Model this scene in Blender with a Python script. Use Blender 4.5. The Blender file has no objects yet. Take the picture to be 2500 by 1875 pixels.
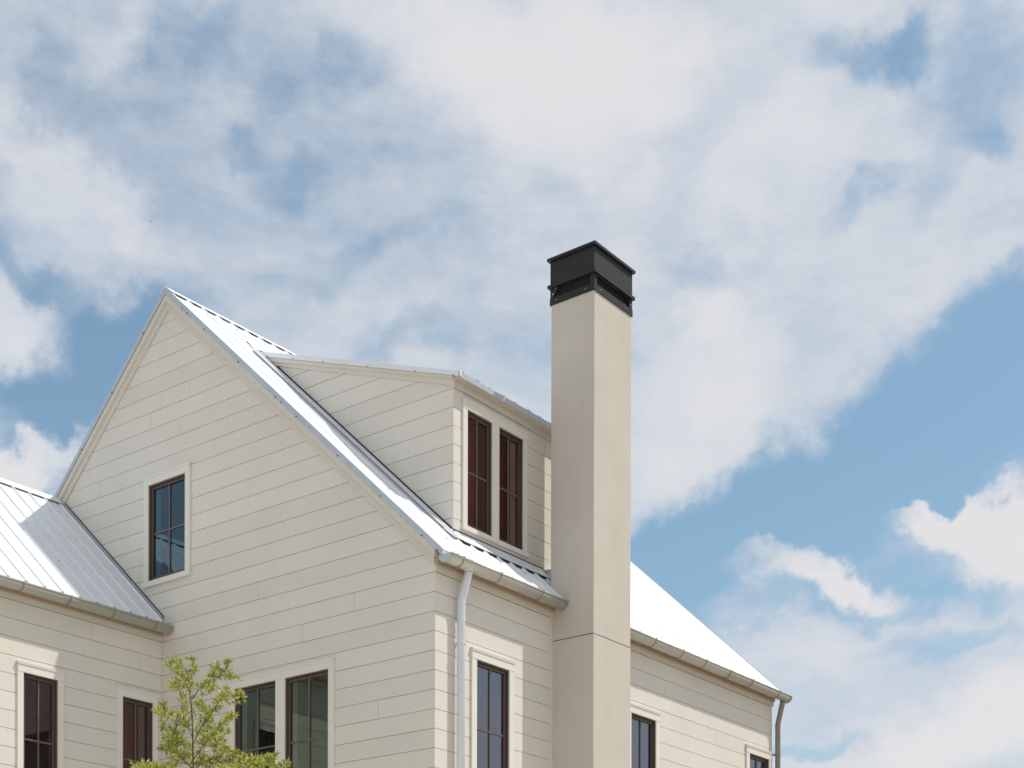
import bpy, bmesh, math, random
from mathutils import Vector, Matrix
random.seed(7)
C = bpy.context.scene.collection
SC = bpy.context.scene
G = 6.29                       # height of the siding datum (frieze bottom) above ground
c = 0.184                      # siding course
R = math.radians

# ------------------------------------------------------------------ camera
F, CX, CY = 3712.16, 1250.0, 2611.94
CAM = Vector((9.30079, -10.89735, -4.69043 + G))
FW = Vector((-0.609346, 0.792905, 0.0)).normalized()
RT0 = Vector((0.792905, 0.609346, 0.0)).normalized()
ROLL = 0.00233873
RT = RT0 * math.cos(ROLL) + Vector((0, 0, 1)) * math.sin(ROLL)
UP = Vector((0, 0, 1)) * math.cos(ROLL) - RT0 * math.sin(ROLL)
cd = bpy.data.cameras.new('camera'); cam = bpy.data.objects.new('camera', cd); C.objects.link(cam)
cd.sensor_width = 36; cd.lens = 36 * F / 2500; cd.shift_y = (CY - 937.5) / 2500
cd.clip_start = 0.1; cd.clip_end = 9000
M3 = Matrix((RT, UP, -FW)).transposed()
cam.matrix_world = Matrix.Translation(CAM) @ M3.to_4x4()
SC.camera = cam

def ray(u, v): return FW + RT * ((u - CX) / F) + UP * ((CY - v) / F)
def at_plane(u, v, axis, val):
    d = ray(u, v); t = (val - CAM[axis]) / d[axis]
    return CAM + d * t

# ------------------------------------------------------------------ sun and sky
SUN = Vector((1.0, 0.995, 2.44)).normalized()
EXPOSURE = 0.57
SC.view_settings.view_transform = 'Standard'; SC.view_settings.look = 'None'
SC.view_settings.exposure = EXPOSURE; SC.view_settings.gamma = 1; SC.view_settings.use_curve_mapping = False
sd = bpy.data.lights.new('sun', 'SUN'); sd.energy = 2.5; sd.angle = R(0.5); sd.color = (1.0, 0.955, 0.88)
sun = bpy.data.objects.new('sun', sd); C.objects.link(sun); sun.location = (20, 20, 40)
sun.rotation_euler = SUN.to_track_quat('Z', 'Y').to_euler()

W = bpy.data.worlds.new('World'); SC.world = W; W.use_nodes = True
nt = W.node_tree; nt.nodes.clear(); N = nt.nodes; L = nt.links
def nd(t, **k):
    n = N.new(t)
    for a, b in k.items(): setattr(n, a, b)
    return n
def mth(op, a, b=None, clamp=False):
    n = nd('ShaderNodeMath', operation=op, use_clamp=clamp)
    for i, s in enumerate((a, b)):
        if s is None: continue
        if isinstance(s, (int, float)): n.inputs[i].default_value = s
        else: L.new(s, n.inputs[i])
    return n.outputs[0]
sky = nd('ShaderNodeTexSky', sky_type='NISHITA'); sky.sun_disc = False
sky.sun_elevation = math.asin(SUN.z); sky.sun_rotation = math.atan2(SUN.x, SUN.y)
sky.air_density = 1.0; sky.dust_density = 1.2; sky.ozone_density = 2.0; sky.altitude = 0
tc = nd('ShaderNodeTexCoord')
D = tc.outputs['Generated']
def vdot(v):
    n = nd('ShaderNodeVectorMath', operation='DOT_PRODUCT'); L.new(D, n.inputs[0]); n.inputs[1].default_value = v
    return n.outputs['Value']
az = mth('ARCTAN2', vdot(RT0), vdot(FW)); el = mth('ARCSINE', mth('MULTIPLY', vdot((0, 0, 1)), 0.9999))
comb = nd('ShaderNodeCombineXYZ'); L.new(az, comb.inputs[0]); L.new(el, comb.inputs[1])
def noise(scale, detail, rough, vec, off=(0, 0, 0), stretch=(1, 1, 1), rot=0, dist=0.0):
    mp = nd('ShaderNodeMapping'); L.new(vec, mp.inputs[0]); mp.inputs['Location'].default_value = off
    mp.inputs['Scale'].default_value = stretch; mp.inputs['Rotation'].default_value = (0, 0, rot)
    n = nd('ShaderNodeTexNoise'); L.new(mp.outputs[0], n.inputs['Vector'])
    n.inputs['Scale'].default_value = scale; n.inputs['Detail'].default_value = detail
    n.inputs['Roughness'].default_value = rough; n.inputs['Distortion'].default_value = dist
    return n
# the clouds' edges are warped so that no outline stays smooth
wn = noise(9, 6, 0.58, D, (3.1, 1.7, 0.4)); wn2 = noise(34, 4, 0.6, D, (1.1, 5.7, 2.4))
def centred(col, amp):
    s = nd('ShaderNodeVectorMath', operation='SUBTRACT'); L.new(col, s.inputs[0]); s.inputs[1].default_value = (.5, .5, .5)
    m = nd('ShaderNodeVectorMath', operation='SCALE'); L.new(s.outputs[0], m.inputs[0]); m.inputs['Scale'].default_value = amp
    return m.outputs[0]
def vadd(a, b):
    n = nd('ShaderNodeVectorMath', operation='ADD'); L.new(a, n.inputs[0]); L.new(b, n.inputs[1]); return n.outputs[0]
P2 = vadd(vadd(comb.outputs[0], centred(wn.outputs['Color'], 0.11)), centred(wn2.outputs['Color'], 0.030))
def px2ae(u, v):
    d = ray(u, v).normalized(); return math.atan2(d.dot(RT0), d.dot(FW)), math.asin(d.z)
def blob(u, v, ru, rv, rot, amp, src=None):
    a, e = px2ae(u, v)
    mp = nd('ShaderNodeMapping', vector_type='TEXTURE'); L.new(src or P2, mp.inputs[0])
    mp.inputs['Location'].default_value = (a, e, 0); mp.inputs['Rotation'].default_value = (0, 0, R(rot))
    k = 1 / F * math.cos(e)
    mp.inputs['Scale'].default_value = (ru * k * 1.15, rv * k * 1.0, 1)
    ln = nd('ShaderNodeVectorMath', operation='LENGTH'); L.new(mp.outputs[0], ln.inputs[0])
    mr = nd('ShaderNodeMapRange', interpolation_type='SMOOTHSTEP'); L.new(ln.outputs['Value'], mr.inputs['Value'])
    mr.inputs['From Min'].default_value = 1.5; mr.inputs['From Max'].default_value = 0.2
    mr.inputs['To Min'].default_value = 0; mr.inputs['To Max'].default_value = amp
    return mr.outputs[0]
BLOBS = [  # u, v, half width, half height, tilt, cover added
    (2400, 1010, 330, 170, 18, -1.5), (2060, 1200, 440, 130, 20, -1.5), (1700, 1360, 300, 120, 12, -1.4),
    (1600, 1480, 120, 110, 0, -.9), (2230, 1400, 260, 80, 0, -.8), (2440, 800, 120, 60, 25, -.8), (2060, 1480, 300, 40, 5, -.5),
    (2420, 1262, 120, 55, -10, 1.9), (2290, 1240, 85, 26, 10, 1.5), (2470, 1350, 90, 75, 0, 1.9),
    (1810, 1380, 110, 32, -2, 1.15), (1980, 1425, 180, 44, -9, 1.3), (2110, 1450, 100, 34, -4, 1.0),
    (1900, 1590, 250, 50, 0, .15), (2330, 1790, 330, 95, 8, .8), (1990, 1815, 110, 30, 0, -.7), (2330, 1550, 230, 30, 0, -.4),
    (1700, 1560, 110, 50, 0, -.3),
    (190, 960, 210, 130, 25, -1.5), (330, 850, 110, 80, 40, -.7), (20, 930, 70, 60, 0, -.5), (50, 1120, 170, 34, 14, 1.3), (60, 760, 120, 110, -30, .5),
    (440, 120, 130, 120, -30, -.24), (520, 50, 90, 50, 30, -.22), (600, 370, 240, 180, -20, .30), (680, 430, 560, 300, -15, -.42), (150, 150, 300, 190, 0, -.30), (670, 240, 80, 60, 0, -.4),
    (590, 335, 60, 40, 0, -.4), (720, 410, 110, 55, 10, -.42), (860, 170, 130, 50, 20, -.35), (120, 100, 110, 80, 60, -.25),
    (90, 620, 120, 60, -30, -.65), (200, 700, 190, 50, -15, -.4), (430, 770, 160, 70, 0, -.45), (300, 1000, 100, 70, 0, -.3),
    (2200, 50, 90, 50, 35, -.72), (2090, 100, 110, 45, 20, -.45), (2350, 160, 190, 90, -30, -.32), (2430, 270, 60, 45, -30, -.42),
    (2420, 80, 120, 80, 0, -.5), (2140, 450, 110, 40, 35, -.4), (2490, 690, 110, 50, 10, -.8), (2300, 380, 120, 60, 60, -.35),
    (900, 620, 230, 50, 20, -.3), (1680, 700, 130, 45, 0, -.28), (980, 840, 180, 45, 10, -.32), (1330, 440, 160, 40, 10, -.15),
    (250, 40, 120, 60, 20, .5), (150, 420, 220, 70, -30, .5), (1350, 150, 380, 170, -10, .6), (1900, 380, 260, 120, 30, .5), (1750, 950, 220, 170, 30, .55),
]
tot = None
for b in BLOBS:
    o = blob(*b); tot = o if tot is None else mth('ADD', tot, o)
fb = noise(5.5, 9, 0.56, D, (0.7, 2.3, 5.1), (1, 1, 1.9), dist=0.25)
fb2 = noise(26, 7, 0.62, D, (4.0, 0.3, 1.1), (1, 1, 1.7), dist=0.3)
fb3 = noise(8.0, 7, .62, comb.outputs[0], (1.3, 7.1, 0), (1, 3.4, 1), R(-24), .5)
tot = mth('ADD', tot, mth('MULTIPLY', mth('SUBTRACT', fb3.outputs['Fac'], .5), .85))
cov = mth('ADD', mth('ADD', tot, 0.88), mth('ADD', mth('MULTIPLY', mth('SUBTRACT', fb.outputs['Fac'], .5), 1.0), mth('MULTIPLY', mth('SUBTRACT', fb2.outputs['Fac'], .5), .80)))
al = nd('ShaderNodeMapRange', interpolation_type='SMOOTHSTEP'); L.new(cov, al.inputs['Value'])
al.inputs['From Min'].default_value = -.42; al.inputs['From Max'].default_value = 1.30
al.inputs['To Min'].default_value = .09; al.inputs['To Max'].default_value = 0.97
# the light inside the clouds: thick parts whiter, thin parts lilac grey
sh = noise(7, 5, 0.5, D, (9, 4, 2), (1, 1, 1.6))
shv = mth('ADD', mth('MULTIPLY', mth('SUBTRACT', sh.outputs['Fac'], .5), 1.3), mth('MULTIPLY', cov, .62), clamp=True)
cc = nd('ShaderNodeMix', data_type='RGBA'); L.new(shv, cc.inputs[0])
cc.inputs[6].default_value = (.345, .40, .475, 1); cc.inputs[7].default_value = (.522, .519, .530, 1)
skc = nd('ShaderNodeMix', data_type='RGBA', blend_type='MULTIPLY'); skc.inputs[0].default_value = 1
L.new(sky.outputs[0], skc.inputs[6]); skc.inputs[7].default_value = (.084, .099, .0885, 1)
mx = nd('ShaderNodeMix', data_type='RGBA'); L.new(al.outputs[0], mx.inputs[0]); L.new(skc.outputs[2], mx.inputs[6]); L.new(cc.outputs[2], mx.inputs[7])
bg = nd('ShaderNodeBackground'); L.new(mx.outputs[2], bg.inputs[0]); bg.inputs[1].default_value = 1.0
ow = nd('ShaderNodeOutputWorld'); L.new(bg.outputs[0], ow.inputs[0])
W.cycles.sampling_method = 'MANUAL'; W.cycles.sample_map_resolution = 512

# ------------------------------------------------------------------ materials
def mat(name, col, rough=.6, metal=0, var=.06, vscale=3.0, bump=0.0, bscale=60.0, warp=0.0, spec=.5, objvar=.0, streak=0):
    m = bpy.data.materials.new(name); m.use_nodes = True; t = m.node_tree; n = t.nodes; l = t.links
    b = n['Principled BSDF']; b.inputs['Roughness'].default_value = rough; b.inputs['Metallic'].default_value = metal
    b.inputs['Specular IOR Level'].default_value = spec
    g = n.new('ShaderNodeNewGeometry'); g2 = g.outputs['Position']
    a = n.new('ShaderNodeTexNoise'); a.inputs['Scale'].default_value = vscale; a.inputs['Detail'].default_value = 6; l.new(g2, a.inputs['Vector'])
    oi = n.new('ShaderNodeObjectInfo')
    x = n.new('ShaderNodeMapRange'); l.new(a.outputs[0], x.inputs[0]); x.inputs[1].default_value = .25; x.inputs[2].default_value = .75
    x.inputs[3].default_value = 1 - var; x.inputs[4].default_value = 1 + var
    y = n.new('ShaderNodeMapRange'); l.new(oi.outputs['Random'], y.inputs[0]); y.inputs[3].default_value = 1 - objvar; y.inputs[4].default_value = 1 + objvar
    mu = n.new('ShaderNodeMath'); mu.operation = 'MULTIPLY'; l.new(x.outputs[0], mu.inputs[0]); l.new(y.outputs[0], mu.inputs[1])
    if streak:       # faint run-off stains, long and upright
        mp = n.new('ShaderNodeMapping'); l.new(g2, mp.inputs[0]); mp.inputs['Scale'].default_value = (7, 7, .6)
        k = n.new('ShaderNodeTexNoise'); k.inputs['Scale'].default_value = 1; k.inputs['Detail'].default_value = 5; k.inputs['Roughness'].default_value = .65; l.new(mp.outputs[0], k.inputs['Vector'])
        q = n.new('ShaderNodeMapRange'); l.new(k.outputs[0], q.inputs[0]); q.inputs[1].default_value = .48; q.inputs[2].default_value = .78; q.inputs[3].default_value = 1; q.inputs[4].default_value = 1 - streak
        m2 = n.new('ShaderNodeMath'); m2.operation = 'MULTIPLY'; l.new(mu.outputs[0], m2.inputs[0]); l.new(q.outputs[0], m2.inputs[1]); mu = m2
    sc = n.new('ShaderNodeVectorMath'); sc.operation = 'SCALE'; sc.inputs[0].default_value = col; l.new(mu.outputs[0], sc.inputs['Scale'])
    l.new(sc.outputs[0], b.inputs['Base Color'])
    if bump or warp:
        prev = None
        for s, st, dd in ((bscale, bump, .004), (1.7, warp, .05)):
            if not st: continue
            k = n.new('ShaderNodeTexNoise'); k.inputs['Scale'].default_value = s; k.inputs['Detail'].default_value = 3; l.new(g2, k.inputs['Vector'])
            bp = n.new('ShaderNodeBump'); bp.inputs['Strength'].default_value = st; bp.inputs['Distance'].default_value = dd
            l.new(k.outputs[0], bp.inputs['Height'])
            if prev: l.new(prev, bp.inputs['Normal'])
            prev = bp.outputs[0]
        l.new(prev, b.inputs['Normal'])
    return m
SID = mat('painted_siding', (.728, .692, .622), .62, streak=.02, var=.035, vscale=1.4, bump=.10, bscale=120, warp=.10, objvar=.028, spec=.3)
BACK = mat('siding_backing', (.60, .52, .43), .8)
TRIM = mat('painted_trim', (.765, .74, .672), .5, var=.02, bump=.05, spec=.35)
TAN2 = mat('crown_shade_tan', (.58, .52, .44), .6, var=.03)  # frieze tone darkened: shade under the dormer eave put into the colour
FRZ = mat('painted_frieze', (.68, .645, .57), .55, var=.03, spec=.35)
MET = mat('galvalume_roof', (.78, .80, .83), .42, .10, streak=.04, var=.05, vscale=2.5, warp=.3, objvar=.02)
EDGE = mat('metal_edge_trim', (.50, .56, .61), .42, .35, var=.05)
GUT = mat('gutter_steel', (.56, .56, .50), .40, .30, var=.04, vscale=6, warp=.15)
PIPE = mat('downpipe_steel', (.70, .74, .78), .38, .15, var=.03)
PIPE2 = mat('downpipe_taupe', (.27, .245, .215), .5, .2, var=.05)
STUC = mat('chimney_stucco', (.595, .548, .480), .85, streak=.04, var=.035, vscale=2.6, bump=.5, bscale=90, warp=.12, spec=.2)
CAPM = mat('black_cap_metal', (.008, .008, .0085), .6, .0, var=.15, vscale=6, bump=.1)
BRZ = mat('bronze_sash', (.105, .072, .060), .42, .1, var=.06, spec=.5)
MUNT = mat('bronze_muntin', (.15, .12, .098), .45, .1, var=.06)
SCR = mat('screw_steel', (.12, .12, .12), .6)
ZINC = mat('zinc_bolt', (.7, .72, .74), .3, .6)
BRK = mat('bracket_steel', (.34, .34, .29), .5, .3)
TAN = mat('cornice_shade_tan', (.46, .355, .27), .6, var=.04)  # shade below the gutters put into the base colour
BOUNCE = mat('pale_bounce_sheet', (.62, .575, .51), .85, var=.05, vscale=1.2)  # for the added sheet that throws sunlight upward
GRD = mat('ground', (.27, .22, .165), .95, var=.15, vscale=.35, bump=.3, bscale=20)
BARK = mat('bark', (.10, .062, .045), .9, var=.3, vscale=40)
BIRD = mat('bird_plumage', (.10, .10, .11), .9)
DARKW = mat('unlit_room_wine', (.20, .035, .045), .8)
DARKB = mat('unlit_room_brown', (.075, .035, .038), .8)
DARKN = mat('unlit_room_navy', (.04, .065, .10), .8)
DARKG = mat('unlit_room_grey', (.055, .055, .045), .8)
DRAPE = mat('drape_cloth', (.26, .25, .17), .9, var=.1)
DARKV = mat('cavity_dark', (.02, .017, .015), .9)

def glass(name, tint, f0, gcol):      # reflectance per face at normal incidence
    m = bpy.data.materials.new(name); m.use_nodes = True; t = m.node_tree; n = t.nodes; l = t.links; n.remove(n['Principled BSDF'])
    lw = n.new('ShaderNodeLayerWeight'); lw.inputs[0].default_value = .5
    pw = n.new('ShaderNodeMath'); pw.operation = 'POWER'; l.new(lw.outputs['Facing'], pw.inputs[0]); pw.inputs[1].default_value = 4.5
    fr = n.new('ShaderNodeMath'); fr.operation = 'MULTIPLY_ADD'; l.new(pw.outputs[0], fr.inputs[0]); fr.inputs[1].default_value = 1 - f0; fr.inputs[2].default_value = f0
    gl = n.new('ShaderNodeBsdfGlossy'); gl.inputs['Roughness'].default_value = .0; gl.inputs[0].default_value = (*gcol, 1)
    tr = n.new('ShaderNodeBsdfTransparent'); tr.inputs[0].default_value = (*tint, 1)
    k = n.new('ShaderNodeTexNoise'); k.inputs['Scale'].default_value = 1.6; g = n.new('ShaderNodeNewGeometry'); l.new(g.outputs['Position'], k.inputs['Vector'])
    bp = n.new('ShaderNodeBump'); bp.inputs['Strength'].default_value = .10; bp.inputs['Distance'].default_value = .003; l.new(k.outputs[0], bp.inputs['Height'])
    l.new(bp.outputs[0], gl.inputs['Normal'])
    mx = n.new('ShaderNodeMixShader'); l.new(fr.outputs[0], mx.inputs[0]); l.new(tr.outputs[0], mx.inputs[1]); l.new(gl.outputs[0], mx.inputs[2])
    l.new(mx.outputs[0], n['Material Output'].inputs[0]); return m
GLASS = glass('window_glass', (.74, .80, .77), .085, (.86, 1.0, .94))
GLASSN = glass('window_glass_blue', (.60, .72, .85), .075, (.62, .84, .95))
GLASSW = glass('window_glass_bronze', (.80, .74, .76), .05, (1.0, .86, .88))
GLASSB = glass('window_glass_clear', (.72, .74, .80), .15, (.93, .92, 1.0))
GLASSD = glass('window_glass_dormer', (.88, .80, .82), .018, (1.0, .86, .88))

# ------------------------------------------------------------------ mesh helpers
class MB:
    def __init__(s): s.v = []; s.f = []
    def add(s, vs, fs):
        o = len(s.v); s.v += [(a, b, z + G) for a, b, z in vs]; s.f += [[i + o for i in f] for f in fs]; return s
    def box(s, x0, x1, y0, y1, z0, z1):
        x0, x1 = min(x0, x1), max(x0, x1); y0, y1 = min(y0, y1), max(y0, y1)
        return s.add([(x0,y0,z0),(x1,y0,z0),(x1,y1,z0),(x0,y1,z0),(x0,y0,z1),(x1,y0,z1),(x1,y1,z1),(x0,y1,z1)],
                     [(0,3,2,1),(4,5,6,7),(0,1,5,4),(1,2,6,5),(2,3,7,6),(3,0,4,7)])
    def prism(s, poly, axis, a, b):       # poly: 2D points in the plane across `axis`, swept from a to b
        n = len(poly)
        def P(p, t): return {0: (t, p[0], p[1]), 1: (p[0], t, p[1]), 2: (p[0], p[1], t)}[axis]
        return s.add([P(p, a) for p in poly] + [P(p, b) for p in poly],
                     [list(range(n))[::-1], list(range(n, 2*n))] + [(i, (i+1) % n, (i+1) % n + n, i + n) for i in range(n)])
    def tube(s, pts, r, n=10, r1=None, cap=True):
        pts = [Vector(p) for p in pts]; rings = []
        for i, p in enumerate(pts):
            d = (pts[min(i+1, len(pts)-1)] - pts[max(i-1, 0)]).normalized()
            a = d.orthogonal().normalized() if i == 0 else (a - d * a.dot(d)).normalized()
            b = d.cross(a); rr = r if r1 is None else r + (r1 - r) * i / (len(pts) - 1)
            rings.append([p + (a * math.cos(2*math.pi*k/n) + b * math.sin(2*math.pi*k/n)) * rr for k in range(n)])
        vs = [tuple(q) for rg in rings for q in rg]; fs = []
        for i in range(len(pts) - 1):
            for k in range(n): fs.append((i*n+k, i*n+(k+1) % n, (i+1)*n+(k+1) % n, (i+1)*n+k))
        if cap: fs += [list(range(n))[::-1], list(range((len(pts)-1)*n, len(pts)*n))]
        return s.add(vs, fs)
    def build(s, name, m, parent=None, smooth=False, kind=None, label=None, fix=True):
        me = bpy.data.meshes.new(name); me.from_pydata(s.v, [], s.f); me.update()
        if fix:
            bm = bmesh.new(); bm.from_mesh(me); bmesh.ops.recalc_face_normals(bm, faces=bm.faces); bm.to_mesh(me); bm.free()
        me.materials.append(m)
        if smooth: me.shade_smooth()
        o = bpy.data.objects.new(name, me); C.objects.link(o)
        if parent is not None: o.parent = parent
        if kind: o['kind'] = kind
        if label: o['label'] = label
        return o
def box(name, m, parent, *b, **k): return MB().box(*b).build(name, m, parent, **k)
def clip(poly, a, b, d):                  # keep a*x + b*z <= d
    out = []
    for i, p in enumerate(poly):
        q = poly[(i+1) % len(poly)]; fp = a*p[0] + b*p[1] - d; fq = a*q[0] + b*q[1] - d
        if fp <= 0: out.append(p)
        if (fp < 0 < fq) or (fq < 0 < fp):
            t = fp / (fp - fq); out.append((p[0] + (q[0]-p[0])*t, p[1] + (q[1]-p[1])*t))
    return out
def area(p): return abs(sum(p[i][0]*p[(i+1) % len(p)][1] - p[(i+1) % len(p)][0]*p[i][1] for i in range(len(p)))) / 2

# ------------------------------------------------------------------ ground
g = bpy.data.meshes.new('ground'); n_ = 64
g.from_pydata([(0, 0, 0)] + [(4000*math.cos(2*math.pi*i/n_), 4000*math.sin(2*math.pi*i/n_), 0) for i in range(n_)], [], [(0, i+1, (i+1) % n_+1) for i in range(n_)])
g.materials.append(GRD); go = bpy.data.objects.new('ground', g); C.objects.link(go); go['kind'] = 'structure'

pv = bpy.data.meshes.new('bounce_sheet'); pv.from_pydata([(-3.9, -14, .006), (15, -14, .006), (15, -.02, .006), (-3.9, -.02, .006)], [], [(0, 1, 2, 3)])  # unseen pale sheet added to bounce sunlight onto the lower gable wall
pv.materials.append(BOUNCE); po = bpy.data.objects.new('bounce_sheet', pv); C.objects.link(po); po['kind'] = 'structure'

# ------------------------------------------------------------------ the house
house = bpy.data.objects.new('house', None); C.objects.link(house)
house['label'] = 'cream plank-sided house with steep white metal roofs, shed dormer and tall chimney'
house['category'] = 'house'
XR, ZR, S = -3.835, 3.84, .926            # main ridge, slope
XL = -7.67                                # far long wall
YE = 6.69                                 # far gable end
WX = -3.941; WR, WS = -5.76, .928         # wing wall, wing ridge, slope
WZ = .224 + WS * (-3.898 - WR)            # wing ridge height
WY = -5.6                                 # wing end
def roofz(x): return ZR - S * abs(x - XR)
def wingz(x): return WZ - WS * abs(x - WR)

class Face:                               # a wall face: a runs along it, n points out of it
    def __init__(s, kind, pos): s.k, s.p = kind, pos
    def box(s, mb, a0, a1, n0, n1, z0, z1):
        if s.k == 'A': return mb.box(a0, a1, s.p - n0, s.p - n1, z0, z1)
        return mb.box(s.p + n0, s.p + n1, a0, a1, z0, z1)
    def prism(s, mb, poly, n0, n1):
        if s.k == 'A': return mb.prism(poly, 1, s.p - n0, s.p - n1)
        return mb.prism(poly, 0, s.p + n0, s.p + n1)
FA, FB, FWG = Face('A', 0), Face('B', 0), Face('B', WX)
FD, FK = Face('B', -.362), Face('A', .700)
GAP, TH = .0052, .010
def planks(face, wall, rows, holes, joints, clips=(), low=-9, stuff_name='plank', off=0.0, name='plank'):
    """rows: (k, a0, a1) where row k spans z = off-(k+1)c .. off-k c"""
    deep = MB(); n = 0
    for k, a0, a1 in rows:
        z1 = off - k * c - GAP; z0 = off - (k + 1) * c
        hs = sorted([h for h in holes if h[2] < z1 and h[3] > z0])
        full = [h for h in hs if h[2] <= z0 + .001 and h[3] >= z1 - .001]; part = [h for h in hs if h not in full]
        segs = [(a0, a1)]
        for h in full: segs = [q for s0, s1 in segs for q in ((s0, min(s1, h[0])), (max(s0, h[1]), s1)) if q[1] - q[0] > .005]
        for kk, ja in joints:
            if kk == k:
                segs = [q for s0, s1 in segs for q in (((s0, ja - .0013), (ja + .0013, s1)) if s0 < ja < s1 else ((s0, s1),))]
        for s0, s1 in segs:
            pieces = [(s0, s1, z0, z1)]
            for h in part:
                if h[1] <= s0 or h[0] >= s1: continue
                new = []
                for b0, b1, y0, y1 in pieces:
                    if h[1] <= b0 or h[0] >= b1: new.append((b0, b1, y0, y1)); continue
                    if b0 < h[0]: new.append((b0, h[0], y0, y1))
                    if b1 > h[1]: new.append((h[1], b1, y0, y1))
                    if h[3] < y1: new.append((max(b0, h[0]), min(b1, h[1]), h[3], y1))
                    if h[2] > y0: new.append((max(b0, h[0]), min(b1, h[1]), y0, h[2]))
                pieces = new
            tgt = deep if z1 < low else MB()
            for b0, b1, y0, y1 in pieces:
                poly = [(b0, y0), (b1, y0), (b1, y1), (b0, y1)]
                for cl in clips: poly = clip(poly, *cl) if poly else poly
                if len(poly) > 2 and area(poly) > 2e-5: face.prism(tgt, poly, -TH, random.uniform(-.0012, .0008))
            if tgt is not deep and tgt.v: tgt.build(name, SID, wall); n += 1
    if deep.v: deep.build('plank', SID, wall, kind='stuff')
    return n
def backing(name, polys, face, holes=()):
    """a thin wall sheet behind the planks, with real openings"""
    mb = MB()
    for poly in polys:
        xs = sorted({p[0] for p in poly} | {h[i] for h in holes for i in (0, 1)}); zs = sorted({h[i] for h in holes for i in (2, 3)} | {min(p[1] for p in poly), max(p[1] for p in poly)})
        x_lo, x_hi = min(p[0] for p in poly), max(p[0] for p in poly)
        for i in range(len(xs) - 1):
            for j in range(len(zs) - 1):
                mx_, mz = (xs[i]+xs[i+1])/2, (zs[j]+zs[j+1])/2
                if any(h[0] < mx_ < h[1] and h[2] < mz < h[3] for h in holes): continue
                q = [(xs[i], zs[j]), (xs[i+1], zs[j]), (xs[i+1], zs[j+1]), (xs[i], zs[j+1])]
                for t in range(len(poly)):        # clip the cell by the convex outline
                    p0, p1 = poly[t], poly[(t+1) % len(poly)]
                    a, b = (p1[1]-p0[1]), -(p1[0]-p0[0])
                    if q: q = clip(q, a, b, a*p0[0] + b*p0[1])
                if len(q) > 2 and area(q) > 1e-4: face.prism(mb, q, -TH - .06, -TH - .001)
    return mb.build(name, BACK, house, fix=False)

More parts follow.
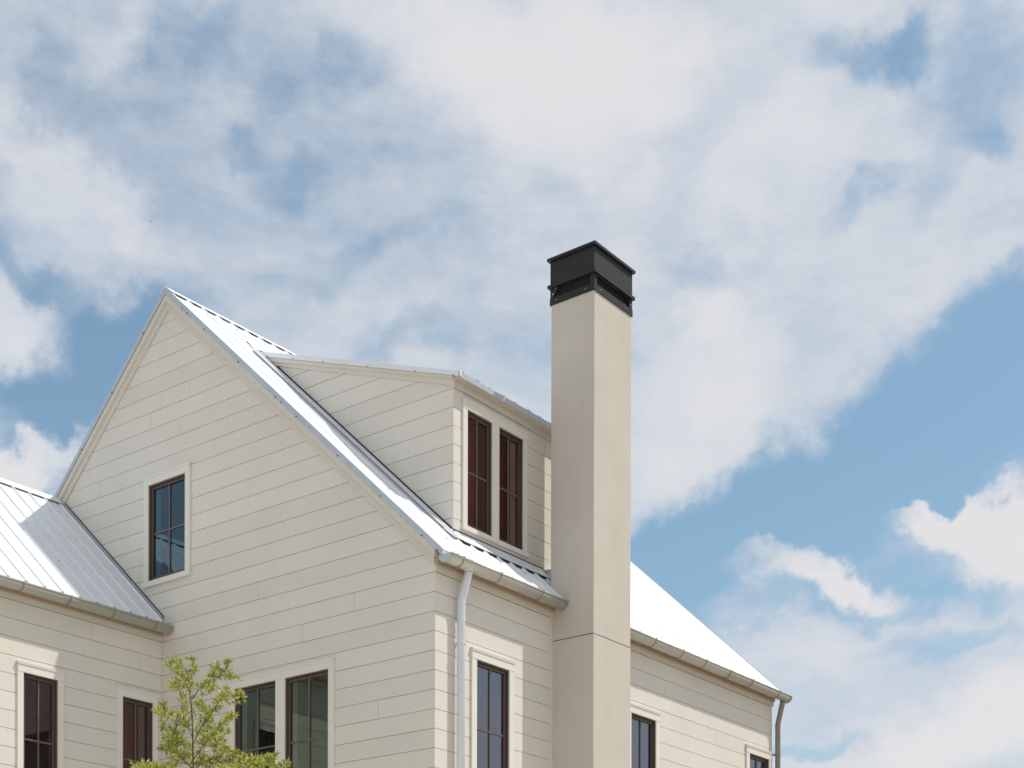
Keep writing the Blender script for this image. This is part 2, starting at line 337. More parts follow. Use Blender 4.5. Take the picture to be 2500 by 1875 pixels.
def window(face, sashes, z0, z1, zm, top=.09, side=.075, bot=.055, room=DARKG, glassm=GLASS, depth=1.2, drape=None, apron=True, label=None, outer=None):
    """a framed opening: brown frame, one sash per entry, cream casing, all parts of their own"""
    a0, a1 = sashes[0][0], sashes[-1][1]
    o0, o1 = outer or (a0 - side, a1 + side)
    fr = MB()
    for s0, s1 in sashes:
        w = .014
        for b in ((s0, s0+w, z0, z1), (s1-w, s1, z0, z1), (s0+w, s1-w, z0, z0+w), (s0+w, s1-w, z1-w, z1)): face.box(fr, b[0], b[1], -.085, .006, b[2], b[3])
    win = fr.build('window', BRZ, house, label=label)
    cs = MB(); nn = .021
    face.box(cs, o0, a0, 0.0005, nn, z0, z1); face.box(cs, a1, o1, 0.0005, nn, z0, z1)
    for i in range(len(sashes) - 1): face.box(cs, sashes[i][1], sashes[i+1][0], -.06, nn - .002, z0, z1)
    face.box(cs, o0, o1, 0.0005, nn + .003, z1, z1 + top)
    cs.build('casing', TRIM, win)
    hd = MB(); face.box(hd, o0 - .012, o1 + .012, 0.0005, .033, z1 + top, z1 + top + .013); face.box(hd, o0 - .004, o1 + .004, 0.0005, .031, z1 + top - .014, z1 + top - .0005)
    hd.build('head_cap', TRIM, win)
    sl = MB(); face.box(sl, o0 - .010, o1 + .010, 0.0005, .034, z0 - bot, z0); sl.build('sill', TRIM, win)
    for i, (s0, s1) in enumerate(sashes):
        s = MB(); w0, w = .014, .026; b0, b1, y0, y1 = s0 + w0 + .002, s1 - w0 - .002, z0 + w0 + .002, z1 - w0 - .002
        for b in ((b0, b0+w, y0, y1), (b1-w, b1, y0, y1), (b0+w, b1-w, y0, y0+w*1.2), (b0+w, b1-w, y1-w, y1)): face.box(s, b[0], b[1], -.05, -.016, b[2], b[3])
        s.build('sash', BRZ, win)
        mid = (s0 + s1) / 2; gx0, gx1, gz0, gz1 = b0 + w, b1 - w, y0 + w*1.2, y1 - w
        m = MB(); face.box(m, mid-.0075, mid+.0075, -.040, -.022, gz0, gz1); m.build('muntin', MUNT, win)
        zms = zm if isinstance(zm, (list, tuple)) else [zm]
        for zz in zms:
            for q0, q1 in ((gx0, mid-.0078), (mid+.0078, gx1)):
                m = MB(); face.box(m, q0, q1, -.040, -.023, zz-.0075, zz+.0075); m.build('muntin', MUNT, win)
        zc = [gz0] + sorted(zms) + [gz1]
        for q0, q1 in ((gx0, mid), (mid, gx1)):
            for t in range(len(zc) - 1):
                m = MB(); face.box(m, q0, q1, -.0365, -.0335, zc[t], zc[t+1])
                m.build('pane', glassm, win)
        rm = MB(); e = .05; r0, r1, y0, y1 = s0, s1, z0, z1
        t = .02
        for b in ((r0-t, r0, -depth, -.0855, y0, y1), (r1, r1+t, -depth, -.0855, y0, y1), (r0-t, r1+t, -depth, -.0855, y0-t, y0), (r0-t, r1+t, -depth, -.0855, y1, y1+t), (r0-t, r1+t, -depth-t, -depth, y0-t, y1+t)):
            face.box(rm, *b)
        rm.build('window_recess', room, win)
        if drape is not None and drape[i] is not None:
            d0, d1 = drape[i]; m = MB(); nfold = 7
            pts = []
            for t in range(nfold + 1): pts.append((d0 + (d1-d0)*t/nfold, -.058 - (.012 if t % 2 else 0)))
            for t in range(nfold):
                (q0, n0), (q1, n1) = pts[t], pts[t+1]
                if face.k == 'A': vs = [(q0, face.p-n0, z0), (q1, face.p-n1, z0), (q1, face.p-n1, z1), (q0, face.p-n0, z1)]
                else: vs = [(face.p+n0, q0, z0), (face.p+n1, q1, z0), (face.p+n1, q1, z1), (face.p+n0, q0, z1)]
                m.add(vs, [(0, 1, 2, 3)])
            m.build('curtain', DRAPE, win, fix=False)
    return win
def hole(a0, a1, z0, z1, m=.03): return (a0 - m, a1 + m, z0 - m, z1 + m)
ZT, ZB, ZM = -.70, -2.02, -1.358
GW = (-4.155, -3.540, .697, 1.763)
LW1, LW2 = (-2.749, -2.132), (-1.995, -1.378)
BW = [(.607, 1.126), (3.349, 3.868), (6.070, 6.586)]
VW = [(-1.769, -1.358), (-.541, -.132), (-3.40, -2.99), (-4.63, -4.22)]
DW = [(.898, 1.300), (1.415, 1.826)]; DZ = (.752, 1.926)

# walls: backing + planks
holesA = [hole(*GW), (LW1[0]-.03, LW2[1]+.03, ZB-.03, ZT+.03)]
gable = [(XL+.02, -G), (-.02, -G), (-.02, .05), (XR, ZR-.22), (XL+.02, .05)]
wallA = backing('gable_wall', [gable], FA, [(GW[0], GW[1], GW[2], GW[3]), (LW1[0], LW1[1], ZB, ZT), (LW2[0], LW2[1], ZB, ZT)])
rows = []
for k in range(-20, int(G / c)):
    z1 = -k * c
    rows.append((k, XL if z1 > .2 else WX + .001, 0.0))
clA = [(S, 1, ZR - .12 + S*XR), (-S, 1, ZR - .12 - S*XR)]
JA = [(-15, -3.495), (-14, -4.137), (-13, -3.644), (-12, -2.88), (-11, -5.045), (-4, -3.659), (-2, -2.408), (1, -1.76), (0, -1.043), (6, -.72), (8, -3.3), (-7, -1.2)]
planks(FA, wallA, rows, holesA, JA, clA, low=-2.45)
holesB = [hole(b[0], b[1], ZB, ZT) for b in BW] + [(1.872, 2.569, -G, .3)]
wallB = backing('side_wall', [[(.075, -G), (YE, -G), (YE, .1), (.075, .1)]], FB, [(b[0], b[1], ZB, ZT) for b in BW])
JB = [(0, 4.678), (1, 4.07), (2, 4.68), (3, 5.261), (8, 4.3), (6, 5.5)]
planks(FB, wallB, [(k, TH+.0014, YE) for k in range(0, int(G / c))], holesB, JB, low=-2.45)
tb = MB(); tb.box(-.012, .006, 1.846, 1.873, -G, 0.0); tb.build('trim_board', SID, wallB)
holesW = [hole(v[0], v[1], ZB, ZT) for v in VW]
wallW = backing('wing_wall', [[(WY, -G), (-.015, -G), (-.015, .1), (WY, .1)]], FWG, [(v[0], v[1], ZB, ZT) for v in VW])
planks(FWG, wallW, [(k, WY, -.001) for k in range(0, int(G / c))], holesW, [(0, -.918), (1, -.288), (2, -2.3), (1, -3.1), (3, -2.6), (5, -2.9)], low=-2.45)
# wing end gable and the hidden long walls
we = MB(); we.prism([(-7.58, -G), (WX-.03, -G), (WX-.03, .1), (WR, WZ-.1), (-7.58, .1)], 1, WY, WY+.06); we.build('wing_end_wall', SID, house)
hw = MB(); hw.box(XL, XL+.06, 0.02, YE, -G, .1); hw.build('back_wall', SID, house)
hw = MB(); hw.box(-7.60, -7.54, WY+.07, -.02, -G, .1); hw.build('wing_back_wall', SID, house)
fe = MB(); fe.prism([(XL, -G), (-.02, -G), (-.02, .1), (XR, ZR-.1), (XL, .1)], 1, YE-.08, YE-.012); fe.build('end_wall', SID, house)

# dormer walls
XD, YD, YDE = -.362, .700, 3.38
DS = .3535; DZ0 = 2.082                    # shed slope, frieze line at the front corner
cheek_poly = [(XD, roofz(XD)), (XD, DZ0 + .05), (-3.02, DZ0 + .05 + DS*(3.02+XD)), (-3.02, roofz(-3.02))]
dorm = MB()
dorm.prism([(XD-TH-.002, roofz(XD)-.05), (XD-TH-.002, 2.14), (-3.0, 2.14 + DS*(3.0+XD)), (-3.05, roofz(-3.05)-.02)], 1, YD+TH+.002, YD+.07)
dorm.prism([(XD-TH-.002, roofz(XD)-.05), (XD-TH-.002, 2.14), (-3.0, 2.14 + DS*(3.0+XD)), (-3.05, roofz(-3.05)-.02)], 1, YDE-.07, YDE)
dormer = dorm.build('dormer', BACK, house)
od = .053
clK = [(-S, -1, -(ZR + S*XR)), (DS, 1, DZ0 + .03 + DS*XD)]
ks = range(-20, -2)
planks(FK, dormer, [(k, -3.2, XD) for k in ks], [], [], [clK[0], clK[1]], off=od)
wd = MB()
dwall = backing('dormer_front', [[(YD+.015, .52), (YDE, .52), (YDE, 2.15), (YD+.015, 2.15)]], FD, [(d[0], d[1], DZ[0], DZ[1]) for d in DW])
planks(FD, dwall, [(k, YD+TH+.0014, YDE) for k in range(-12, -2) if od-(k+1)*c < 2.08], [hole(DW[0][0], DW[1][1], *DZ)], [(-11, 2.248), (-6, 2.6)], [(0, -1, -.58), (0, 1, 2.09)], off=od)

# windows
window(FA, [GW[:2]], GW[2], GW[3], 1.230, top=.083, side=.077, room=DARKN, glassm=GLASSN, label='window high in the gable with a navy dark interior', drape=[(-4.12, -4.05)])
window(FA, [LW1, LW2], ZB, ZT, ZM, top=.088, room=DARKG, drape=[(-2.72, -2.65), (-1.965, -1.90)], label='wide double window low in the gable wall')
window(FB, [BW[0]], ZB, ZT, ZM, room=DARKN, glassm=GLASSB, label='narrow window between downpipe and chimney reflecting the sky')
window(FB, [BW[1]], ZB, ZT, ZM, room=DARKN, glassm=GLASSB, label='narrow window just right of the chimney')
window(FB, [BW[2]], ZB, ZT, ZM, room=DARKN, glassm=GLASSB, label='narrow window at the far corner of the long wall')
for i, v in enumerate(VW):
    window(FWG, [v], ZB, ZT, ZM, side=.068, room=DARKB if i == 0 else DARKW, glassm=GLASSW, depth=.17, drape=[(v[1]-.14, v[1]-.05)] if i == 1 else None,
           label=['window of the wing, partly in sunlight', 'window of the wing beside the inner corner', None, None][i])
window(FD, DW, DZ[0], DZ[1], 1.326, top=.083, side=.068, bot=.045, room=DARKW, glassm=GLASSD, drape=[(1.258, 1.286), (1.690, 1.812)], depth=.17, label='double window of the dormer with wine-dark interior')

# ------------------------------------------------------------------ roofs
RIB_H, RIB_W = .018, .014
RS = .026
def slope_roof(name, deck_poly_x, zf, y0, y1, ribs, parent, sgn=1, pans=True, under=FRZ):
    """deck_poly_x = (x_ridge, x_eave)"""
    xr, xe = deck_poly_x
    d = MB(); d.prism([(xr, zf(xr)-.008), (xe, zf(xe)-.008), (xe, zf(xe)-.05), (xr, zf(xr)-.05)], 1, y0+.01, y1-.01)
    deck = d.build(name, under, parent)
    nx, nz = (xe - xr), (zf(xe) - zf(xr)); ln = math.hypot(nx, nz); ux, uz = nx/ln, nz/ln; px, pz = -uz*(1 if ux > 0 else -1), abs(ux)
    edges = [y0] + [r for r in ribs if y0 + .02 < r < y1 - .02] + [y1]
    for i in range(len(edges) - 1):
        a, b = edges[i], edges[i+1]; h = RIB_W/2; RS = .026 if xr == XR else .011
        # pan with the rib at its near side
        prof = [(a - h if i else a, 0.0)]
        if i: prof = [(a-h-RS, 0), (a-h, RIB_H), (a+h, RIB_H), (a+h+RS, 0)]
        e = b - h - RS - .0005 if i + 1 < len(edges) - 1 else b
        w3 = (e - prof[-1][0])
        prof.append((e, 0.0))
        m = MB(); n = len(prof); vs = []
        xt = xr + (.035 if xe > xr else -.035)
        for (X, Z) in ((xt, zf(xt)), (xe, zf(xe))):
            for (y, hh) in prof: vs.append((X + px*hh, y, Z + pz*hh))
        fs = [(j, j+1, n+j+1, n+j) for j in range(n-1)]
        # thickness below, so that the sheet is a solid
        k0 = len(vs)
        for (X, Z) in ((xt, zf(xt)), (xe, zf(xe))):
            for (y, hh) in prof: vs.append((X - px*.004 + px*min(hh, .0)*1, y, Z - pz*.004))
        fs += [(k0+n+j, k0+n+j+1, k0+j+1, k0+j) for j in range(n-1)]
        fs += [(n+j, n+j+1, k0+n+j+1, k0+n+j) for j in range(n-1)] + [(j+1, j, k0+j, k0+j+1) for j in range(n-1)]
        fs += [(0, n, k0+n, k0), (2*n-1, n-1, k0+n-1, k0+2*n-1)]
        m.add(vs, fs); m.build('roof_panel', MET, deck)
    return deck
rm = lambda x: roofz(x)
ribsM = [.602 + .212*k for k in range(-3, 30)]
roofR = slope_roof('roof', (XR, .125), rm, -.05, YE+.05, ribsM, house)
roofL = slope_roof('roof', (XR, XL-.125), rm, -.05, YE+.05, ribsM, house)
ribsW = [-.059 - .2145*k for k in range(0, 27)][::-1]
roofW = slope_roof('wing_roof', (WR, -3.865), wingz, WY-.05, -.004, ribsW, house)
roofV = slope_roof('wing_roof', (WR, 2*WR+3.865), wingz, WY-.05, -.004, ribsW, house)
# ridge caps with raised centre
def ridge(xr, zr, s, y0, y1, parent, w=.11, t=.016):
    m = MB(); n = 2.0
    prof = [(-w, -s*w + .036), (-w, -s*w + .030), (-w*.2, -s*w*.2 + .044), (0, .048), (w*.2, -s*w*.2 + .044), (w, -s*w + .030), (w, -s*w + .036), (w*.2, -s*w*.2 + .052), (0, .060), (-w*.2, -s*w*.2 + .052)]
    prof = [(-w, -s*w+.026), (-w, -s*w+.031), (-.016, t-.010), (0, t), (.016, t-.010), (w, -s*w+.031), (w, -s*w+.026), (.014, t-.016), (0, t-.007), (-.014, t-.016)]
    vs = [(xr+p[0], y, zr+p[1]) for y in (y0, y1) for p in prof]; k = len(prof)
    fs = [(i, (i+1) % k, (i+1) % k + k, i+k) for i in range(k)] + [(0, 1, 2, 9), (2, 3, 8, 9), (3, 4, 7, 8), (4, 5, 6, 7)] + [(k+0, k+9, k+2, k+1), (k+2, k+9, k+8, k+3), (k+3, k+8, k+7, k+4), (k+4, k+7, k+6, k+5)]
    m.add(vs, fs); m.build('ridge_cap', MET, parent)
ridge(XR, ZR, S, -.062, YE+.062, roofR)
ridge(WR, WZ, WS, WY-.06, -.003, roofW, .085, .036)
# foam-dark closure under the ridge caps is only the real gap between ribs

def rake(x0, x1, zf, y, th, parent, out=-1, m=EDGE, h0=-.004, h1=-.058, name='rake_trim'):
    """metal edge on the gable end, a strip that follows the slope"""
    d = MB(); d.prism([(x0, zf(x0)+.012), (x1, zf(x1)+.012), (x1, zf(x1)+h1), (x0, zf(x0)+h1)], 1, y, y + th); d.build(name, m, parent)
def board(x0, x1, zf, a, b, y0, y1, parent, m=FRZ, name='frieze_board'):
    d = MB(); d.prism([(x0, zf(x0)+a), (x1, zf(x1)+a), (x1, zf(x1)+b), (x0, zf(x0)+b)], 1, y0, y1); return d.build(name, m, parent)
for x1, sg in ((.120, 1), (XL-.12, -1)):
    rake(XR, x1, roofz, -.0545, .0040, roofR if sg > 0 else roofL)
    # narrow top return of the trim, laid over the roof edge
    d = MB(); d.prism([(XR, ZR+.014), (x1, roofz(x1)+.014), (x1, roofz(x1)+.006), (XR, ZR+.006)], 1, -.050, -.018); d.build('rake_trim', MET, roofR if sg > 0 else roofL)
    xe = .03 if sg > 0 else XL - .03
    board(XR, xe, roofz, -.060, -.137, -.046, -.0012, house)
    board(XR, .0 if sg > 0 else XL, roofz, -.1372, -.222, -.020, -.0012, house)
    rake(XR, x1, roofz, YE+.05, .0045, roofR if sg > 0 else roofL)
    board(XR, xe, roofz, -.055, -.20, YE-.01, YE+.042, house)
for x1 in (-3.87, 2*WR+3.87):
    rake(WR, x1, wingz, WY-.0545, .0045, roofW); board(WR, x1, wingz, -.06, -.2, WY-.045, WY-.001, house)
# screws: dark heads on the rake trim and pans
def screws(pts, parent, r=.0052, h=.006, axis='z', m=SCR, name='screw'):
    d = MB()
    for (x, y, z) in pts: d.tube([(x, y, z), (x, y - h, z) if axis == 'y' else (x + h*.68, y, z + h*.73)], r, 6)
    return d.build(name, m, parent, kind='stuff')
pts = []
for x in (-3.55, -3.47, -3.20, -2.66, -2.10, -2.02, -1.80, -1.22, -.65, -.12, .075): pts.append((x, -.0545, roofz(x)-.052))
for x in (-4.20, -4.75, -5.3): pts.append((x, -.0545, roofz(x)-.052))
screws(pts, roofR, .0075, .008, 'y')
pts = []
for xx in (-5.50, -5.02, -4.45):
    for y in ribsW:
        if y > -3.2:
            for dy in (-.052, .052): pts.append((xx, y+dy, wingz(xx)+.001))
screws(pts, roofW, .0042, .005)
pts = []
for xx in (-3.60, -1.5, -.15):
    for y in ribsM[::2]:
        for dy in (-.05, .05):
            if -.02 < y+dy < YE and not (YD-.1 < y+dy < YDE+.1 and xx < XD and xx > -3.2): pts.append((xx, y+dy, roofz(xx)+.001))
screws(pts, roofR)

# eave cornices: frieze, crown, soffit
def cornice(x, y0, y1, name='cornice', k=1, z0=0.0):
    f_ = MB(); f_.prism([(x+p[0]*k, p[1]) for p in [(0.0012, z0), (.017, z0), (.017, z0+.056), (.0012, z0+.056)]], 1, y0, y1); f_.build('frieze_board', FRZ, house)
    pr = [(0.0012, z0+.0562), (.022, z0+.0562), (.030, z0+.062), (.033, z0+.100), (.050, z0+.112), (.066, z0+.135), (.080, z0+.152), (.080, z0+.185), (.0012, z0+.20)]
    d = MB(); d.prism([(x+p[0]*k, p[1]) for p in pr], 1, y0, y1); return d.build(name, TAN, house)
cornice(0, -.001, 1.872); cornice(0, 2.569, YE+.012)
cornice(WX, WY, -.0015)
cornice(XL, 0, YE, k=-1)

# gutters
def gutter(xw, y0, y1, brackets, near=True, label=None):
    cx, zr, r = xw + .138, .130, .070
    n = 14; m = MB(); arc = [(cx + r*math.cos(math.pi + math.pi*i/n), zr + r*math.sin(math.pi + math.pi*i/n)) for i in range(n+1)]
    inn = [(cx + (r-.003)*math.cos(math.pi + math.pi*i/n), zr + (r-.003)*math.sin(math.pi + math.pi*i/n)) for i in range(n+1)][::-1]
    m.prism(arc + inn, 1, y0, y1)
    gt = m.build('gutter', GUT, house, label=label)
    for p in gt.data.polygons: p.use_smooth = len(p.vertices) == 4
    b = MB(); b.tube([(cx+r+.004, y0, zr), (cx+r+.004, y1, zr)], .008, 8); b.tube([(cx-r, y0, zr+.004), (cx-r, y1, zr+.004)], .004, 6); b.build('gutter_rim', GUT, gt, smooth=True)
    for ye in (y0, y1):
        e = MB(); e.prism(arc + [(cx, zr+.004)], 1, ye - .003 if ye == y0 else ye, ye if ye == y0 else ye + .003); e.build('end_cap', EDGE if ye == y0 and near else GUT, gt)
        q = MB(); q.tube([(cx + (r+.004)*math.cos(math.pi+math.pi*i/n), ye, zr + (r+.004)*math.sin(math.pi+math.pi*i/n)) for i in range(n+1)], .005, 6); q.build('end_bead', GUT, gt, smooth=True)
    for yb in brackets:
        o = MB(); ro, ri = r+.006, r+.0008
        a1 = [(cx + ro*math.cos(math.pi + math.pi*i/n), zr + ro*math.sin(math.pi + math.pi*i/n)) for i in range(n+1)]
        a2 = [(cx + ri*math.cos(math.pi + math.pi*i/n), zr + ri*math.sin(math.pi + math.pi*i/n)) for i in range(n+1)][::-1]
        o.prism(a1 + a2, 1, yb-.008, yb+.008); o.box(cx+r-.004, cx+r+.013, yb-.013, yb+.013, zr-.002, zr+.012)
        o.build('gutter_bracket', BRK, gt)
    return gt
gutter(0, -.022, 1.866, [.169, .748, 1.428], label='half-round gutter from the near corner to the chimney')
gutter(0, 2.578, 6.835, [2.95, 3.56, 4.145, 4.673, 5.258, 5.808, 6.507], label='half-round gutter right of the chimney')
gutter(WX, WY-.04, -.012, [-.224 - .5575*k for k in range(10)], near=False, label='half-round gutter along the wing')

def downpipe(x, y, ytop, r, label, pm):
    d = MB(); p = [(.138, ytop, .085), (.138, ytop, .052), (.130, ytop, .02), (x+.006, y, -.205), (x, y, -.24), (x, y, -G)]
    d.tube(p[:2], r*1.08, 16); d.tube(p[1:], r, 18)
    o = d.build('downpipe', pm, house, smooth=True, label=label)
    for i, z in enumerate((-.245, -.405)):
        k = MB(); k.tube([(x, y, z+.006), (x, y, z-.006)], r+.0032, 18); k.build('pipe_seam', pm, o)
    for z in (-.62, -1.90, -3.6):
        k = MB(); k.tube([(x, y, z+.012), (x, y, z-.012)], r+.005, 18); k.box(.001, x, y-.012, y+.012, z-.01, z+.01); k.build('pipe_strap', pm, o)
    return o
downpipe(.068, .306, .330, .040, 'pale downpipe close to the near corner of the house', PIPE)
downpipe(.068, 6.722, 6.722, .034, 'downpipe at the far corner of the long wall', PIPE2)

# dormer roof: shed slope, metal edge, two-step frieze
XF = XD + .108                             # front edge of the dormer's roof
DM = 2.216                                 # metal plane at XF - .042
def dz(x): return DM - DS * (x - XF + .042)
dr = MB(); dr.prism([(-3.23, dz(-3.23)-.016), (XF-.003, dz(XF)-.016), (XF-.003, dz(XF)-.048), (-3.12, dz(-3.12)-.048)], 1, YD-.030, YDE+.03)
droof = dr.build('dormer_roof', FRZ, house)
yy = YD - .034; i = 0
while yy < YDE + .03:
    y2 = min(yy + .2145, YDE + .034); m = MB()
    m.prism([(-3.23, dz(-3.23)-.008), (XF, dz(XF)-.008), (XF, dz(XF)-.014), (-3.23, dz(-3.23)-.014)], 1, yy, y2)
    if i: m.prism([(-3.12, dz(-3.12)+.004), (XF, dz(XF)+.004), (XF, dz(XF)-.0079), (-3.12, dz(-3.12)-.0079)], 1, yy+.002, yy+.014)
    m.build('roof_panel', MET, droof); yy = y2; i += 1
m = MB(); m.prism([(-3.16, dz(-3.16)-.004), (XF, dz(XF)-.004), (XF, dz(XF)-.052), (-3.10, dz(-3.10)-.056)], 1, YD-.044, YD-.0400); m.build('rake_trim', MET, droof)
m = MB(); m.prism([(-3.14, dz(-3.14)-.0035), (XF, dz(XF)-.0035), (XF, dz(XF)-.0075), (-3.14, dz(-3.14)-.0075)], 1, YD-.0398, YD-.012); m.build('rake_trim', MET, droof)
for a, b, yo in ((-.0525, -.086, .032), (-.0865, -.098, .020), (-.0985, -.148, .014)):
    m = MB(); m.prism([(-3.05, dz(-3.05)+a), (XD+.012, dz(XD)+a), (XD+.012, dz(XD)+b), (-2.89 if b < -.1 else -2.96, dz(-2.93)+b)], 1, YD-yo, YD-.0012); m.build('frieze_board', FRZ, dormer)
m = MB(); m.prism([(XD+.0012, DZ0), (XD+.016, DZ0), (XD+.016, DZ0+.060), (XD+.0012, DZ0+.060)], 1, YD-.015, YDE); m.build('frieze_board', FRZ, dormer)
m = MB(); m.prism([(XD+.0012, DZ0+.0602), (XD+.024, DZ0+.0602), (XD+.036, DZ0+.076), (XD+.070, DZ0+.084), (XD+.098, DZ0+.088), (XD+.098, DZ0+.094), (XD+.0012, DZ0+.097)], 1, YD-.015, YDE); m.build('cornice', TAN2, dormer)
m = MB(); m.prism([(XF-.0065, DZ0+.062), (XF+.0005, DZ0+.062), (XF+.0005, dz(XF)-.004), (XF-.0065, dz(XF)-.004)], 1, YD-.044, YDE+.03); m.build('drip_edge', EDGE, droof)
m = MB(); m.box(XF+.0007, XF+.010, YD-.044, YD-.02, dz(XF)-.050, dz(XF)+.002); m.build('rake_end', MET, droof)
screws([(x, YD-.044, dz(x)-.048) for x in (-2.98, -2.58, -2.13, -1.48, -.83, -.33)], droof, .0055, .006, 'y')
pts = []; yq = YD + .02; kk = 0
while yq < YDE:
    pts.append((XF-.004, yq, dz(XF)-.001))
    if kk % 2: pts.append((XF-.004, yq+.03, dz(XF)-.001))
    yq += .2145; kk += 1
d = MB()
for x, y, z in pts: d.tube([(x, y, z-.006), (x, y, z+.012)], .0045, 6)
d.build('screw', SCR, droof, kind='stuff')
# transition cap where the dormer roof meets the main slope, a dark block stands for the shade in its open end
m = MB(); m.prism([(-3.34, roofz(-3.34)+.030), (-3.34, roofz(-3.34)+.036), (-3.17, dz(-3.17)+.012), (-3.05, dz(-3.05)+.004), (-3.05, dz(-3.05)-.001), (-3.17, dz(-3.17)+.006)], 1, YD-.050, YDE+.03); m.build('flashing', MET, droof)
m = MB(); m.prism([(-3.30, roofz(-3.30)+.002), (-3.30, roofz(-3.30)+.024), (-3.19, dz(-3.19)+.006), (-3.06, dz(-3.06)-.06), (-3.06, roofz(-3.06)+.002)], 1, YD-.056, YDE); m.build('gap_shade', DARKV, droof)
# side and apron flashings of the dormer
def offs(x, h): return roofz(x) + h * 1.36
XA = XD + .145
m = MB(); m.prism([(-3.11, offs(-3.11, .026)), (XA, offs(XA, .026)), (XA, offs(XA, .022)), (-3.11, offs(-3.11, .022))], 1, YD-.150, YD-.001); m.build('flashing', MET, dormer)
m = MB(); m.prism([(-3.11, offs(-3.11, .0265)), (XD+.02, offs(XD+.02, .0265)), (XD+.02, offs(XD+.02, .040)), (-3.11, offs(-3.11, .040))], 1, YD-.007, YD-.0016); m.build('sealant', DARKV, dormer)
for q in (.060, .105): m = MB(); m.prism([(-3.11, offs(-3.11, .0265)), (XA-.01, offs(XA-.01, .0265)), (XA-.01, offs(XA-.01, .034)), (-3.11, offs(-3.11, .034))], 1, YD-q-.012, YD-q); m.build('flashing', MET, dormer)
zb = roofz(XD)
m = MB(); m.prism([(XD+.0012, zb+.040), (XD+.006, zb+.040), (XD+.008, zb+.020), (XA, offs(XA, .026)), (XA, offs(XA, .022)), (XD+.001, zb+.012)], 1, YD-.150, 2.195); m.build('flashing', MET, dwall)
m = MB(); m.prism([(XD+.0012, zb+.0405), (XD+.0075, zb+.0405), (XD+.0075, zb+.051), (XD+.0012, zb+.051)], 1, YD-.006, 2.195); m.build('sealant', DARKV, dwall)
m = MB(); m.prism([(XA-.012, offs(XA, .0005)), (XA-.002, offs(XA, .0005)), (XA-.002, offs(XA, .016)), (XA-.012, offs(XA, .016))], 1, YD-.12, 2.18); m.build('gap_shade', DARKV, dwall)  # dark strip standing for the shade in the gaps under the apron
# wing flashing along the gable wall
m = MB(); m.prism([(WR, WZ+.036), (-3.90, wingz(-3.90)+.036), (-3.90, wingz(-3.90)+.031), (WR, WZ+.031)], 1, -.048, -.0015); m.build('flashing', EDGE, roofW)
m = MB(); m.prism([(WR, WZ+.050), (-3.90, wingz(-3.90)+.050), (-3.90, wingz(-3.90)+.0365), (WR, WZ+.0365)], 1, -.0045, -.0012); m.build('sealant', DARKV, roofW)

# ------------------------------------------------------------------ chimney
X0, X1, Y0, Y1 = -.024, .517, 1.874, 2.567
def bev(x0, x1, y0, y1, b): return [(x0+b, y0), (x1-b, y0), (x1, y0+b), (x1, y1-b), (x1-b, y1), (x0+b, y1), (x0, y1-b), (x0, y0+b)]
m = MB(); m.prism(bev(X0, X1, Y0, Y1, .006), 2, -.236, 3.262); ch = m.build('chimney', STUC, house)
m = MB(); m.prism(bev(X0+.005, X1-.005, Y0+.005, Y1-.005, .006), 2, -.245, -.2362); m.build('control_joint', DARKV, ch)
m = MB(); m.prism(bev(X0, X1+.0015, Y0-.0015, Y1, .006), 2, -G, -.2452); m.build('chimney_base', STUC, ch)
def ring(mb, x0, x1, y0, y1, z0, z1, t):
    mb.box(x0, x1, y0, y0+t, z0, z1); mb.box(x0, x1, y1-t, y1, z0, z1); mb.box(x0, x0+t, y0+t, y1-t, z0, z1); mb.box(x1-t, x1, y0+t, y1-t, z0, z1)
a, b, e, f = X0-.010, X1+.010, Y0-.010, Y1+.010
m = MB(); ring(m, a, b, e, f, 3.252, 3.322, .03); m.build('cap_curb', CAPM, ch)
m = MB()
for xx in (a+.004, b-.004-.050):
    for yy in (e+.004, f-.004-.050): m = MB(); m.box(xx, xx+.050, yy, yy+.050, 3.3222, 3.4258); m.build('cap_post', CAPM, ch)
m = MB(); ring(m, a+.004, b-.004, e+.004, f-.004, 3.457, 3.7068, .004); m.build('cap_shroud', CAPM, ch)
m = MB(); ring(m, a-.019, b+.019, e-.019, f+.019, 3.426, 3.4568, .030); m.build('cap_flange', CAPM, ch)
m = MB(); ring(m, a-.022, b+.022, e-.022, f+.022, 3.707, 3.735, .030); m.build('cap_flange', CAPM, ch)
m = MB(); m.box(X0+.005, X1-.005, Y0+.005, Y1-.005, 3.262, 3.275); m.box(X0+.10, X1-.10, Y0+.12, Y1-.12, 3.2755, 3.56); m.build('flue', DARKV, ch)
m = MB(); ring(m, a+.055, b-.055, e+.055, f-.055, 3.30, 3.46, .004); m.build('cap_screen', DARKV, ch)
m = MB()
for (x, y, dx, dy) in ((X0+.035, e+.004, 0, -1), (b-.006, Y1-.04, 1, 0)):
    m.tube([(x, y, 3.352), (x+dx*.02, y+dy*.02, 3.352)], .004, 6); m.box(x-.005 + dx*.012, x+.005+dx*.012, y-.005+dy*.012, y+.005+dy*.012, 3.349, 3.361)
m.build('cap_bolt', ZINC, ch)
m = MB()
for t in (.14, .82): m.tube([(X0+.54*t, e, 3.288), (X0+.54*t, e-.006, 3.288)], .0045, 6); m.tube([(b, Y0+.69*t, 3.288), (b+.006, Y0+.69*t, 3.288)], .0045, 6)
m.build('cap_rivet', ZINC, ch, kind='stuff')
# cricket behind the chimney, shedding water off the dormer wall
m = MB(); m.prism([(2.21, .62), (2.50, .76), (2.82, .62), (2.82, .20), (2.21, .20)], 0, XD+.002, X0-.001); m.build('cricket', TRIM, ch)
m = MB(); m.tube([(XD+.004, 2.23, .645), (X0-.002, 2.23, .620)], .022, 10); m.build('cricket_roll', TRIM, ch, smooth=True)

